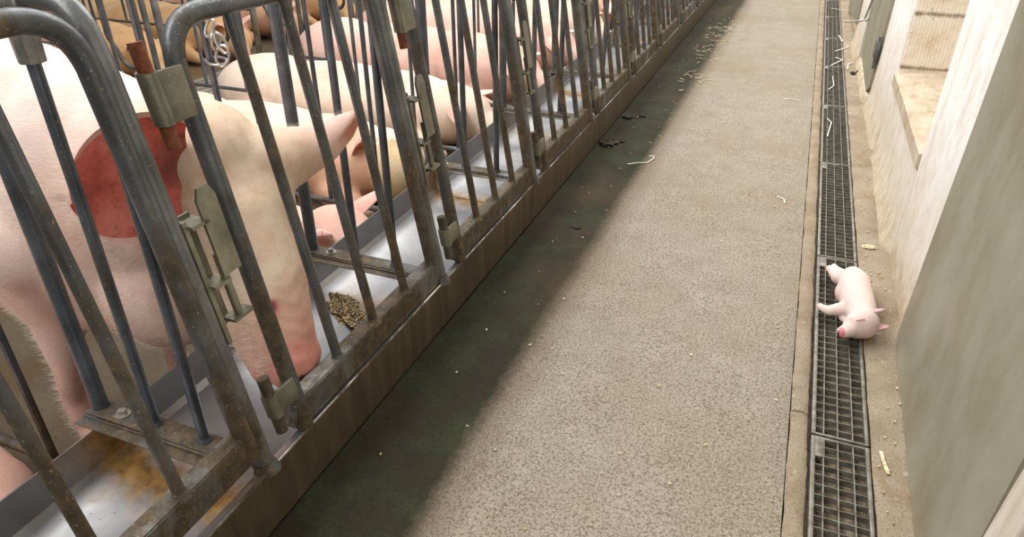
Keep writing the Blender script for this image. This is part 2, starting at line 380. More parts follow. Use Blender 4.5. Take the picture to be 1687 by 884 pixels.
# stall floor (lower than the aisle), slats and second bay
ZF = -.24
bm = bmesh.new(); box(bm, -3.62, -.92, -1.5, 14, ZF-.2, ZF); struct('floor_stalls', bm, MAT_PEN)
bm = bmesh.new()
for i in range(9):
    xx = -3.63-.085*(i+1); box(bm, xx, xx+.062, -1.5, 16, ZF-.12, ZF, .004)
struct('floor_slats', bm, MAT_SLAT)
bm = bmesh.new(); box(bm, -4.40, -3.62, -1.5, 16, ZF-.5, ZF-.3); struct('floor_pit', bm, MAT_PIT)
bm = bmesh.new(); box(bm, -14, -4.39, -1.5, 22, ZF-.2, ZF); struct('floor_far_bay', bm, MAT_PEN)

# right wall with a raised, deep opening
bm = bmesh.new()
def wall_face(y0, y1, z0, z1, xs=.47, base=.0):
    """gridded wall block, plaster face slightly wavy"""
    ny = max(2, int((y1-y0)/.06)); nz = max(2, int((z1-z0)/.06)); G = []
    for j in range(ny+1):
        row = []
        for k in range(nz+1):
            Y = y0+(y1-y0)*j/ny; Z = z0+(z1-z0)*k/nz
            xx = xs + .004*math.sin(Y*4+Z*3)+.0015*math.sin(Y*11-Z*9) - base*max(0, (.14-Z)/.14)**2
            if j in (0, ny): xx = xs+.003
            row.append(bm.verts.new((xx, Y, Z)))
        G.append(row)
    for j in range(ny):
        for k in range(nz): bm.faces.new((G[j][k], G[j+1][k], G[j+1][k+1], G[j][k+1]))
    back = [[bm.verts.new((.98, v.co.y, v.co.z)) for v in (row[0], row[-1])] for row in (G[0], G[-1])]
    # sides, top, bottom
    for j, side in ((0, 0), (ny, 1)):
        bm.faces.new([G[j][k] for k in range(nz+1)] + [back[side][1], back[side][0]])
    bm.faces.new([G[j][nz] for j in range(ny+1)] + [back[1][1], back[0][1]])
    bm.faces.new([G[j][0] for j in range(ny+1)] + [back[1][0], back[0][0]])
    bm.faces.new((back[0][0], back[0][1], back[1][1], back[1][0]))
ZT = 2.6
wall_face(-.8, 2.04, -.1, ZT, .66)
wall_face(2.035, 2.595, -.1, ZT, .468)
wall_face(2.6, 3.73, -.1, .396, .468, .022)
wall_face(3.73, 4.62, -.1, ZT, .47, .02)
wall_face(5.65, 6.45, -.1, ZT, .44, .02)
wall_face(4.6, 5.66, -.1, .05, .455, .02)
wall_face(7.85, 14, -.1, ZT, .45)
wall_face(6.4, 7.85, -.1, .12, .45)
bmesh.ops.recalc_face_normals(bm, faces=bm.faces[:])
struct('wall_right', bm, MAT_WALL, True)
bm = bmesh.new()                      # ribbed hollow-block reveal at the far side of the opening
n = 34; x0, x1 = .478, .97; prof = []
for i in range(n):
    w = (x1-x0)/n; xa = x0+w*i
    prof += [(xa+w*.15, 3.722), (xa+w*.5, 3.7208), (xa+w*.85, 3.722)]
prof = [(x0, 3.80)] + [(x0, 3.724)] + prof + [(x1, 3.724), (x1, 3.80)]
prism(bm, prof, 'Z', .40, ZT)
struct('trim_1', bm, MAT_RIB, False)
bm = bmesh.new(); g = []              # worn sill of the opening
for i in range(13):
    row = []
    for j in range(30):
        X = .4615+.505*i/12; Y = 2.59+1.14*j/29
        row.append(bm.verts.new((X, Y, .3985+.030*(1-math.exp(-i*.55))+.002*math.sin(Y*7+X*9))))
    g.append(row)
for i in range(12):
    for j in range(29): bm.faces.new((g[i][j], g[i+1][j], g[i+1][j+1], g[i][j+1]))
r = bmesh.ops.extrude_face_region(bm, geom=bm.faces[:])
bmesh.ops.translate(bm, vec=(0, 0, -.05), verts=[v for v in r['geom'] if isinstance(v, bmesh.types.BMVert)])
bmesh.ops.recalc_face_normals(bm, faces=bm.faces[:])
struct('trim_2', bm, MAT_SILL, True)
bm = bmesh.new(); box(bm, .955, .99, 2.58, 3.76, .4, ZT); struct('trim_3', bm, MAT_WOOD)
# door 1: the big grey-green steel leaf beside the camera
def door_leaf(name, x, y0, y1, z0, z1, thick, tilt=0, yaw=0, round_c=True):
    bm = bmesh.new()
    rc = .03
    poly = [(y0, z0), (y1-rc*1.3, z0), (y1-rc*.35, z0+rc*.5), (y1, z0+rc*1.9), (y1, z1), (y0, z1)]
    prism(bm, poly, 'X', x-thick, x)
    es = [e for e in bm.edges if abs(e.calc_face_angle(0)) > .5]
    bmesh.ops.bevel(bm, geom=es, offset=.0035, segments=2, affect='EDGES')
    for v in bm.verts:
        v.co.x += tilt*(v.co.z-z0) + yaw*(v.co.y-y1)
    return tag(link(name, bm, MAT_DOOR), kind='structure')
d1 = door_leaf('door_1', .462, .995, 2.03, .0, 2.3, .014, .020, .02)
bm = bmesh.new(); box(bm, .425, .468, .90, .984, -.05, ZT, .006)
for v in bm.verts: v.co.x += .045*v.co.z-.012
struct('trim_4', bm, MAT_WOOD)
bm = bmesh.new(); prism(bm, [(5.64, .085), (4.72, .05), (4.62, .10), (4.60, .30), (4.58, 2.1), (5.66, 2.1)], 'X', .455, .472)
d2 = tag(link('door_2', bm, MAT_DOOR), kind='structure')
bm = bmesh.new(); box(bm, .438, .456, 4.56, 4.68, .27, .37, .003); tube(bm, [(.45, 4.575, .22), (.45, 4.575, .40)], .011)
link('hinge', bm, MAT_DIV, d2)
bm = bmesh.new(); tube(bm, fillet([(.45, 5.62, .50), (.42, 5.62, .30), (.30, 5.60, .29)], .04), .007); tube(bm, [(.452, 5.55, .33), (.43, 5.62, .30)], .006)
link('door_handle', bm, MAT_ZINC, d2)
bm = bmesh.new(); prism(bm, [(7.9, .02), (6.46, .14), (6.43, 2.1), (7.9, 2.1)], 'X', .425, .44)
tag(link('door_3', bm, MAT_DOOR), kind='structure')

# ================================================================== TROUGHS
def trough(y0, y1, label):
    bm = bmesh.new(); t = .003
    inner = [(-1.302, .15), (-1.298, .065), (-1.285, .05), (-1.20, .035), (-1.05, .035), (-.95, .05), (-.90, .09), (-.882, .146)]
    # inner sheet
    A = [[bm.verts.new((x, y, z)) for (x, z) in inner] for y in (y0, y1)]
    for i in range(len(inner)-1): bm.faces.new((A[0][i], A[1][i], A[1][i+1], A[0][i+1])).material_index = 0
    prof = [(-.882, .146), (-.861, .150), (-.858, .146), (-.858, .0), (-.93, -.005), (-.93, -.06), (-1.31, -.2), (-1.308, .150), (-1.302, .152), (-1.302, .15)]
    mats = [0, 1, 1, 1, 1, 1, 1, 0, 0]
    B = [[bm.verts.new((x, y, z)) for (x, z) in prof] for y in (y0, y1)]
    for i in range(len(prof)-1): bm.faces.new((B[0][i], B[1][i], B[1][i+1], B[0][i+1])).material_index = mats[i]
    loop0 = [A[0][i] for i in range(len(inner))] + [B[0][i] for i in range(1, len(prof)-1)]
    loop1 = [A[1][i] for i in range(len(inner))] + [B[1][i] for i in range(1, len(prof)-1)]
    for lp in (loop0, loop1): bm.faces.new(lp).material_index = 0
    bmesh.ops.remove_doubles(bm, verts=bm.verts[:], dist=.0005)
    bmesh.ops.recalc_face_normals(bm, faces=bm.faces[:])
    o = link('feeding_trough', bm, [MAT_TIN, MAT_TOUT]); o.data.set_sharp_from_angle(angle=math.radians(25))
    tag(o, label, 'trough', 'stainless trough sections along the stall fronts')
    bm = bmesh.new(); tube(bm, [(-.861, y0+.004, .1485), (-.861, y1-.004, .1485)], .0030, 8); link('rolled_lip', bm, MAT_LIP, o)
    return o
trough(-.9, 2.412, 'stainless steel feeding trough section nearest the camera, under the standing sow')
trough(2.418, 5.70, 'stainless steel feeding trough section beyond the first vertical seam')
trough(5.706, 10.5, 'farthest stretch of the stainless steel feeding trough, at the top of the photo')

# ================================================================== DIVIDERS
MOD = .82
def lean_x(z): return -.872 - .168*(z-.15)
def make_divider():
    t = empty('stall_divider', (0, 0, 0), 'x', 'stall divider', None)
    bm = bmesh.new()
    tube(bm, fillet([(lean_x(.15)+0, 0, .148), (lean_x(.97), 0, .97), (-1.035, 0, 1.07), (-1.16, 0, 1.065), (-3.55, 0, 1.055)], .06), .019, 14)
    link('front_post', bm, MAT_DIV, t)
    bm = bmesh.new(); tube(bm, [(lean_x(.15)+.001, 0, .142), (lean_x(.165), 0, .165)], [.030, .021], 12); box(bm, -.905, -.862, -.012, .02, .142, .160, .004)
    link('post_foot', bm, MAT_GATE, t)
    bm = bmesh.new(); tube(bm, [(-1.335, 0, .165), (-1.335, 0, 1.05)], .018, 12); link('rear_post', bm, MAT_BAR, t)
    for x in (-1.17, -1.03):
        bm = bmesh.new(); tube(bm, [(x, 0, .172), (x, 0, 1.05 if x < -1.1 else 1.0)], .0115, 10)
        tube(bm, [(x, 0, .170), (x, 0, .180)], [.017, .012], 10); link('bar', bm, MAT_BAR, t)
    bm = bmesh.new(); tube(bm, fillet([(-1.345, 0, .16), (-1.345, 0, -.10), (-2.20, 0, -.10)], .03), .014, 10)
    link('low_rail', bm, MAT_BAR, t)
    bm = bmesh.new(); tube(bm, [(-2.98, 0, .08), (-3.55, 0, .08)], .011, 8); link('middle_rail', bm, MAT_BAR, t)
    for x, zb in ((-1.60, -.10), (-1.86, -.10), (-2.20, -.10), (-2.98, .08), (-3.28, .08)):
        bm = bmesh.new(); tube(bm, [(x, 0, zb), (x, 0, 1.05)], .010, 8); link('bar', bm, MAT_BAR, t)
    bm = bmesh.new(); tube(bm, [(-3.55, 0, ZF), (-3.55, 0, 1.05)], .022, 12); box(bm, -3.60, -3.50, -.05, .05, ZF, ZF+.008)
    link('end_post', bm, MAT_DIV, t)
    # foot plate across the trough, with slotted angle, bolt
    bm = bmesh.new(); box(bm, -1.352, -.915, -.030, .022, .164, .169, .0015)
    box(bm, -1.352, -.925, -.036, -.032, .150, .166, .001); box(bm, -1.352, -.925, -.060, -.032, .158, .161, .001)
    link('foot_plate', bm, MAT_GATE, t)
    bm = bmesh.new(); tube(bm, [(-1.262, -.004, .168), (-1.262, -.004, .172)], .017, 16); tube(bm, [(-1.262, -.004, .172), (-1.262, -.004, .183)], .010, 6)
    link('bolt', bm, MAT_ZINC, t)
    # clamp fitting
    bm = bmesh.new(); box(bm, -1.205, -1.135, -.026, .026, 1.03, 1.095, .008); tube(bm, [(-1.17, 0, 1.04), (-1.17, 0, .965)], [.024, .021], 8)
    tube(bm, [(-1.17, -.035, 1.06), (-1.17, .035, 1.06)], .010, 6)
    link('clamp', bm, MAT_ZINC, t)
    # latch welded beside the post
    bm = bmesh.new()
    def L(z, dx=0): return lean_x(z)+dx
    def slab(y0, y1, z0, z1, dx0, dx1, rnd=0):
        poly = [(y0, z0), (y1, z0), (y1, z1-rnd), (y1-rnd*.5, z1), (y0+rnd*.5, z1), (y0, z1-rnd)] if rnd else [(y0, z0), (y1, z0), (y1, z1), (y0, z1)]
        n0 = set(bm.verts); prism(bm, poly, 'X', dx0, dx1)
        for v in bm.verts:
            if v not in n0: v.co.x += lean_x(v.co.z)
    slab(.022, .058, .47, .70, -.014, -.009)
    slab(.020, .062, .685, .692, -.012, .030); slab(.020, .062, .565, .572, -.012, .030)
    slab(.012, .022, .45, .70, -.014, .018)
    ob = link('latch_bracket', bm, MAT_LATCH, t)
    bm = bmesh.new(); slab(.050, .096, .580, .748, .024, .030, .020); pl = link('latch_plate', bm, MAT_LATCH, t)
    bm = bmesh.new(); tube(bm, [(L(.62)+.018, .060, .62), (L(.487)+.018, .060, .487)], .008, 10); slab(.035, .088, .487, .493, .0, .030)
    link('latch_bolt', bm, MAT_LATCH, t)
    return t
names = ['nearest the camera, at the lower left corner', 'second', 'third', 'fourth', 'fifth', 'sixth', 'seventh', 'eighth', 'ninth', 'tenth', 'eleventh', 'twelfth']
div0 = make_divider()
extra = {1: 'bolted over the trough left of the standing sow', 2: 'over the dark feed crust in the trough'}
for k in range(12):
    d = div0 if k == 0 else copy_tree(div0)
    d.location = (0, -.02+MOD*k if k else -.02, 0)
    d['group'] = 'stall dividers along the trough'
    d['label'] = ('grey steel tube divider at the lower left, nearest the camera' if k == 0 else
                  'grey steel tube stall divider ' + extra[k] if k in extra else
                  'grey steel tube stall divider over the trough, %s counting from the camera' % names[k])
# ================================================================== GATES
def gx(z): return -.884 - .165*(z-.225)
def make_gate():
    t = empty('stall_gate', (0, 0, 0), 'x', 'stall gate', None)
    wB, wA = 0.0, .655
    bm = bmesh.new()
    zt = 1.0
    tube(bm, fillet([(gx(.15), wB, .15), (gx(zt+.02), wB, zt+.02), (gx(zt+.02)-.003, wA, zt+.02), (gx(.19), wA, .19)], .085, 10), .019, 14)
    link('frame', bm, MAT_GATE, t)
    for dy in (.163, .327, .490):
        bm = bmesh.new(); tube(bm, [(gx(.21), dy, .21), (gx(zt+.01), dy, zt+.01)], .0120, 10)
        tube(bm, [(gx(.215), dy, .215), (gx(.232), dy, .232)], [.020, .013], 10); link('bar', bm, MAT_GATE, t)
    bm = bmesh.new()   # box-section bottom rail with a cut-away corner at the hinge end and a rounded one at the latch end
    poly = [(-.018, .205), (-.018, .218), (-.008, .226), (wA+.010, .226), (wA+.026, .214), (wA+.030, .175), (wA+.018, .150), (-.0, .1515), (-.020, .156), (-.030, .165), (-.022, .185)]
    prism(bm, poly, 'X', -.912, -.868)
    es = [e for e in bm.edges if abs(e.calc_face_angle(0)) > .9]
    bmesh.ops.bevel(bm, geom=es, offset=.003, segments=2, affect='EDGES')
    link('bottom_rail', bm, MAT_RAILD, t)
    def hinge(z, long, mat):
        bm = bmesh.new(); X = gx(z); h2 = long/2
        n0 = 0
        box(bm, X+.012, X+.019, -.078, -.004, z-h2, z+h2, .0015)
        box(bm, X+.002, X+.013, -.016, -.002, z-h2, z+h2, .001)
        tube(bm, [(X+.006, -.070, z-h2), (X+.006, -.070, z+h2)], .018, 14)
        for v in bm.verts: v.co.x += -.165*(v.co.z-z)
        h = link('hinge', bm, MAT_LATCH, t)
        bm = bmesh.new(); a, b = (.048, .042) if mat is MAT_RUST else (.040, .045)
        tube(bm, [(X+.006+.165*(h2+b), -.070, z-h2-b), (X+.006-.165*(h2+a), -.070, z+h2+a)], .0130, 12)
        link('hinge_pin', bm, mat, h)
    hinge(.265, .052, MAT_GATE); hinge(.905, .088, MAT_RUST)
    return t
gate0 = make_gate()
gl = {0: 'grey tubular stall gate nearest the camera, cut off by the left edge', 1: 'grey tubular stall gate in front of the standing sow with the sore on her snout',
      2: 'grey tubular stall gate in front of the brown-faced lying sow', 3: 'grey tubular stall gate in front of the lying cream sow with the red ear opening'}
for k in range(11):
    g = gate0 if k == 0 else copy_tree(gate0)
    g.location = (0, -.02+MOD*k+.135, 0.04 if k == 0 else 0)
    g['group'] = 'stall gates along the trough'
    g['label'] = gl.get(k, 'grey tubular stall gate along the trough, %s counting from the camera' % names[k])

# ================================================================== PIGS
def evaluated(o):
    dg = bpy.context.evaluated_depsgraph_get(); dg.update()
    return bpy.data.meshes.new_from_object(o.evaluated_get(dg))
def ell(bm, c, r, rot=None):
    q = bmesh.ops.create_icosphere(bm, subdivisions=3, radius=1)
    mt = Matrix.Translation(c) @ (Euler(rot).to_matrix().to_4x4() if rot else Matrix()) @ Matrix.Diagonal((*r, 1))
    bmesh.ops.transform(bm, matrix=mt, verts=q['verts'])
def limb(bm, pts, rs, n=5):
    """chain of tapering capsules"""
    P = []; R = []
    for i in range(len(pts)-1):
        for k in range(n):
            s = k/n; P.append(Vector(pts[i]).lerp(Vector(pts[i+1]), s)); R.append(rs[i]*(1-s)+rs[i+1]*s)
    P.append(Vector(pts[-1])); R.append(rs[-1])
    tube(bm, P, R, 16)
    ell(bm, P[0], (R[0],)*3); ell(bm, P[-1], (R[-1],)*3)
    for i in range(1, len(pts)-1): ell(bm, pts[i], (rs[i],)*3)
def blob(bm, voxel, smooth=8):
    me = bpy.data.meshes.new('b'); bm.to_mesh(me); bm.free(); o = bpy.data.objects.new('b', me); COL.objects.link(o)
    a = o.modifiers.new('r', 'REMESH'); a.mode = 'VOXEL'; a.voxel_size = voxel; a.use_smooth_shade = True
    s = o.modifiers.new('s', 'SMOOTH'); s.factor = .5; s.iterations = smooth
    m2 = evaluated(o); bpy.data.objects.remove(o); bpy.data.meshes.remove(me)
    out = bmesh.new(); out.from_mesh(m2); bpy.data.meshes.remove(m2)
    for f in out.faces: f.material_index = 0; f.smooth = True
    return out
def ear(bm, base, tip, wdir, width, cup, mo, mi, thick=.006, curl=0, nu=14, nv=11, prof=None, face=None, rim_pale=False):
    """cupped leaf: base->tip length, wdir = width direction; concave face gets material mi"""
    base, tip, wdir = Vector(base), Vector(tip), Vector(wdir).normalized()
    L = tip-base; n = L.normalized().cross(wdir).normalized()
    if face is not None and n.dot(Vector(face)) < 0: n = -n
    prof = prof or (lambda u: (.55+.75*math.sin(math.pi*min(1, u*1.15+.12)))*(max(0.0, 1-u**4))**.5 if u < 1 else 0.0)
    F = []; B = []
    for i in range(nu+1):
        u = i/nu if not rim_pale else .5*(1-math.cos(math.pi*i/nu)); ru = []; rb = []
        w = width*.5*max(.03, prof(u))
        for j in range(nv):
            v = -1+2*j/(nv-1)
            c = base + L*u + wdir*(w*v) + n*(cup*width*(v*v)*(1-.45*u) + curl*L.length*u*u)
            ru.append(bm.verts.new(c + n*thick*.5*(1-.7*v*v))); rb.append(bm.verts.new(c - n*thick*.5))
        F.append(ru); B.append(rb)
    for i in range(nu):
        for j in range(nv-1):
            f = bm.faces.new((F[i][j], F[i+1][j], F[i+1][j+1], F[i][j+1])); f.material_index = mo if rim_pale and (j in (0, nv-2) or i >= nu-1) else mi; f.smooth = True
            f = bm.faces.new((B[i][j], B[i][j+1], B[i+1][j+1], B[i+1][j])); f.material_index = mo; f.smooth = True
    rim = [(F[i][0], B[i][0]) for i in range(nu+1)] + [(F[nu][j], B[nu][j]) for j in range(1, nv)] + [(F[i][nv-1], B[i][nv-1]) for i in range(nu-1, -1, -1)]
    for a, b in zip(rim, rim[1:]):
        f = bm.faces.new((a[0], a[1], b[1], b[0])); f.material_index = mo; f.smooth = True
def paint(bm, c, r, mi, test=None):
    c = Vector(c)
    for f in bm.faces:
        p = f.calc_center_median()
        d = Vector(((p.x-c.x)/r[0], (p.y-c.y)/r[1], (p.z-c.z)/r[2])).length
        if d < 1 and (test is None or test(p, f.normal)): f.material_index = mi
def place(bm, origin):
    bmesh.ops.translate(bm, vec=-Vector(origin), verts=bm.verts[:])
# ---------------- near standing sow
bm = bmesh.new()
ell(bm, (-2.20, 1.20, .47), (.52, .29, .39)); ell(bm, (-1.86, 1.19, .465), (.34, .285, .415)); ell(bm, (-2.65, 1.22, .50), (.40, .29, .34))
ell(bm, (-1.62, 1.18, .455), (.30, .25, .385), (0, .20, 0)); ell(bm, (-1.46, 1.17, .53), (.24, .215, .28), (0, .45, 0))
ell(bm, (-1.44, 1.15, .31), (.20, .18, .21), (0, .5, 0)); limb(bm, [(-1.20, 1.24, .615), (-1.125, 1.315, .618), (-1.07, 1.39, .634), (-1.045, 1.455, .660), (-1.025, 1.525, .692)], [.105, .078, .054, .038, .012], 6)                              # jowl
ell(bm, (-1.255, 1.18, .66), (.135, .150, .125), (0, .5, 0))                         # poll
ell(bm, (-1.22, 1.175, .55), (.14, .160, .155)); ell(bm, (-1.15, 1.19, .52), (.10, .125, .12)); ell(bm, (-1.23, 1.14, .44), (.12, .130, .12))
limb(bm, [(-1.15, 1.14, .52), (-1.06, 1.105, .395), (-1.0, 1.06, .29), (-.975, 1.035, .235)], [.112, .094, .075, .066])
limb(bm, [(-1.20, 1.13, .42), (-1.10, 1.07, .27), (-1.045, 1.03, .185)], [.10, .062, .040])
ell(bm, (-.962, 1.043, .222), (.046, .078, .064), (0, .5, 0)); ell(bm, (-1.0, 1.06, .27), (.07, .075, .07))
# legs
for (sx, sy, fx, fy) in ((-1.72, 1.02, -1.755, .995), (-1.66, 1.33, -1.63, 1.26)):
    limb(bm, [(sx, sy, .42), (sx-.01, sy-.005, .20), (fx+.02, fy+.0, .02), (fx-.015, fy, -.10), (fx, fy, -.165)], [.150, .074, .043, .034, .040])
    for d in (-.022, .022): ell(bm, (fx+.035, fy+d, ZF+.030), (.045, .022, .030))
for (sx, sy) in ((-2.85, 1.06), (-2.85, 1.36)):
    limb(bm, [(sx, sy, .45), (sx+.08, sy, .22), (sx-.10, sy, .03), (sx-.04, sy, -.16)], [.20, .12, .055, .048])
    for d in (-.022, .022): ell(bm, (sx, sy+d, ZF+.030), (.045, .022, .030))
bm = blob(bm, .0095, 16)
for v in bm.verts:         # wrinkles on neck and snout
    p = v.co
    if -1.75 < p.x < -1.33 and p.z < .60: v.co += v.normal*(.007*math.sin(p.x*48+p.z*16)*math.sin(p.y*9+p.x*7))
    if p.x > -.99: v.co += v.normal*(.0007*math.sin(p.z*210+p.x*90+math.sin(p.y*60)*2))
paint(bm, (-.945, 1.02, .222), (.045, .09, .08), 3, lambda p, n: True)
paint(bm, (-1.0, 1.05, .16), (.12, .09, .06), 3)
ear(bm, (-1.19, 1.085, .705), (-1.27, .835, .68), (.04, -.12, 1), .275, .15, 2, 1, .010, .10, 40, 21, lambda u: max(0.0, 1-((u-.45)/.552)**2)**.46, (1, 0, 0), True)
for v in bm.verts:          # fold along the far ear
    p = v.co
    if p.y > 1.38 and p.x > -1.12 and p.z > .58 and v.normal.y < .3:
        k = max(0, 1-abs((p.z-.662)-(p.y-1.46)*.40)/.016)*min(1, (p.y-1.38)/.04); v.co -= v.normal*.010*k
ell0 = len(bm.faces)
SO = (-1.9, 1.2, ZF)
def sph(bm, c, r, mi, rot=None):
    f0 = set(bm.faces); ell(bm, c, r, rot)
    for f in bm.faces:
        if f not in f0: f.material_index = mi; f.smooth = True
sph(bm, (-1.135, 1.045, .565), (.013, .013, .013), 5); sph(bm, (-1.135, 1.255, .565), (.013, .013, .013), 5)
for dy in (-.022, .022): sph(bm, (-.921, 1.025+dy, .215), (.006, .011, .013), 5)
place(bm, SO)
sow = link('sow', bm, [SK_NEAR, EAR_RED, EAR_PINK, NOSE, EAR_ORG, DARK]); sow.location = SO
tag(sow, 'large pale pink sow standing with her snout in the trough and one red ear sideways', 'pig')

# ---------------- lying sows
def lying_sow(yc, mats, head='plain', label='', seed=0, x0=0.0, top=.17, ext=None):
    bm = bmesh.new()
    rz = (top-ZF)/2; zc = ZF+rz
    ell(bm, (-2.55+x0, yc, zc), (.66, .32, rz)); ell(bm, (-2.10+x0, yc-.01, zc-.005), (.40, .30, rz*.98)); ell(bm, (-3.08+x0, yc+.02, zc), (.38, .31, rz*1.02))
    ell(bm, (-1.83+x0, yc, zc-.01), (.28, .23, rz*.86))
    limb(bm, [(-3.10+x0, yc-.12, zc-.05), (-2.92+x0, yc-.27, ZF+.12), (-3.12+x0, yc-.34, ZF+.06)], [.18, .09, .045])
    limb(bm, [(-2.05+x0, yc-.10, zc-.08), (-1.88+x0, yc-.28, ZF+.10), (-1.70+x0, yc-.30, ZF+.06)], [.14, .075, .042])
    limb(bm, [(-3.43+x0, yc+.02, zc+.04), (-3.50+x0, yc+.03, zc-.04)], [.016, .008])
    if head in ('plain', 'bare'):
        ell(bm, (-1.62+x0, yc+.02, -.06), (.17, .145, .15)); ell(bm, (-1.54+x0, yc, -.08), (.13, .13, .13))
        limb(bm, [(-1.60+x0, yc-.02, -.05), (-1.50+x0, yc-.04, -.11), (-1.42+x0, yc-.07, -.17)], [.11, .080, .058])
    elif head == 'rim':
        ell(bm, (-1.68+x0, yc-.03, zc+.0), (.18, .15, .15)); limb(bm, [(-1.66+x0, yc-.03, zc), (-1.53+x0, yc-.05, zc-.04), (-1.42+x0, yc-.08, zc-.08)], [.125, .085, .060])
    elif head == 'turned':
        ell(bm, (-1.95, yc-.13, -.06), (.19, .16, .15)); ell(bm, (-1.86, yc-.06, -.0), (.13, .12, .10))
        limb(bm, [(-2.0, yc-.14, -.08), (-1.93, yc-.20, -.15), (-1.84, yc-.25, -.19)], [.13, .090, .052])
        ell(bm, (-1.69, yc-.10, -.06), (.12, .12, .13))
    bm = blob(bm, .017, 7)
    if head == 'turned':
        paint(bm, (-1.66, yc-.10, -.05), (.17, .16, .18), 5, lambda p, n: p.x > -1.775)
        paint(bm, (-1.97, yc-.13, -.10), (.26, .27, .26), 1, lambda p, n: p.x < -1.77)
        paint(bm, (-1.80, yc-.27, -.19), (.035, .06, .06), 3)
        ear(bm, (-1.87, yc-.13, .045), (-1.81, yc-.21, .155), (.5, .8, .1), .13, .25, 2, 4, .008, .1, 10, 9, lambda u: (1-.6*u)*(1-u**5)**.5, (1, -.6, 0))
        f0 = set(bm.faces)
        ell(bm, (-2.055, yc-.27, -.098), (.016, .008, .008)); ell(bm, (-1.80, yc-.285, -.20), (.010, .012, .012))
        for f in bm.faces:
            if f not in f0: f.material_index = 6; f.smooth = True
    elif head == 'rim':
        paint(bm, (-1.38+x0, yc-.08, zc-.09), (.035, .06, .06), 3)
        ear(bm, (-1.68+x0, yc-.15, zc+.10), (-1.58+x0, yc-.30, zc+.05), (1, .3, .25), .13, .22, 2, 1, .008, .1, 10, 9, lambda u: (1-.55*u)*(1-u**5)**.5, (.2, -.5, -1))
        ear(bm, (-1.68+x0, yc+.10, zc+.10), (-1.60+x0, yc+.24, zc+.10), (1, -.3, .25), .13, .22, 2, 1, .008, .1, 10, 9, lambda u: (1-.55*u)*(1-u**5)**.5, (.2, .5, -1))
    else:
        paint(bm, (-1.39+x0, yc-.08, -.19), (.04, .07, .06), 3)
        for s in (-1, 1) if head == 'plain' else (-1,):
            ear(bm, (-1.62+x0, yc+s*.10, .04), (-1.52+x0, yc+s*.19, .12), (1, -s*.3, .1), .13, .22, 2, 4, .008, .1, 10, 9, lambda u: (1-.5*u)*(1-u**5)**.5, (1, s*.4, 0))
    so = (-2.5+x0, yc, ZF); place(bm, so)
    o = link('sow', bm, mats); o.location = so
    return tag(o, label, 'pig', 'sows in the stalls')
sow['group'] = 'sows in the stalls'
def fur(o, count, length, rad, mat_slots=(0, 2), lean=(-1, 0, -.2), slot=1):
    vg = o.vertex_groups.new(name='fur'); ids = set()
    for p in o.data.polygons:
        if p.material_index in mat_slots: ids.update(p.vertices)
    vg.add(list(ids), 1.0, 'ADD')
    md = o.modifiers.new('fur', 'PARTICLE_SYSTEM'); ps = md.particle_system; st = ps.settings
    st.type = 'HAIR'; st.count = count; st.hair_length = length; st.hair_step = 3; st.render_step = 3; st.display_step = 2
    st.emit_from = 'FACE'; st.use_emit_random = True; st.use_even_distribution = True
    st.normal_factor = .0035*length/.02; st.tangent_factor = 0; st.factor_random = .004*length/.02
    st.object_align_factor = tuple(.010*v*length/.02 for v in lean)
    st.root_radius = rad; st.tip_radius = rad*.25; st.radius_scale = 1.0; st.material = slot
    ps.vertex_group_density = 'fur'; ps.seed = 3
sow.data.materials.append(FUR); fur(sow, 60000, .010, .0004, slot=len(sow.data.materials))
lying_sow(2.03, [SK_PINK, EAR_RED, EAR_PINK, NOSE, EAR_ORG], 'plain', 'pale pink sow lying low behind the trough, mostly hidden by the standing sow', 7, .06, .02)
lying_sow(2.85, [SK_CREAM, SK_TAN, EAR_PINK, NOSE, EAR_ORG, SK_NAPE, DARK], 'turned', 'lying sow with a brown face turned sideways, right of the standing sow', 1, -.05, .15)
lying_sow(3.64, [SK_CREAM, EAR_RED, EAR_PINK, NOSE, EAR_ORG], 'rim', 'cream-yellow sow lying stretched out with a red ear opening near the trough', 2, -.05, .19)
b = lying_sow(4.49, [SK_PINK, EAR_RED, EAR_PINK, NOSE, EAR_ORG], 'rim', 'broad pale pink sow lying in the stall just beyond the cream-yellow sow', 3, -.05, .27)
def pig_copy(src, yc, mats, label, x=None, rz=0.0):
    o = src.copy(); COL.objects.link(o)
    if mats:
        o.data = src.data.copy()
        for i, mt in enumerate(mats): o.data.materials[i] = mt
    o.location = (x if x is not None else src.location.x, yc, ZF); o.rotation_euler.z = rz; o['label'] = label; return o
pig_copy(b, 5.31, None, 'pink sow lying two stalls beyond the cream-yellow sow, glimpsed between far gate bars')
pig_copy(b, 6.13, [SK_CREAM], 'cream sow lying third beyond the cream-yellow sow, behind crowded far bars')
pig_copy(b, 6.95, [SK_TAN], 'tan sow lying fourth beyond the cream-yellow sow, behind crowded far bars')
lying_sow(.56, [SK_PINK, EAR_RED, EAR_PINK, NOSE, EAR_ORG], 'bare', 'pink pig lying at the left edge, its head just behind the trough wall', 6, .02, .02)
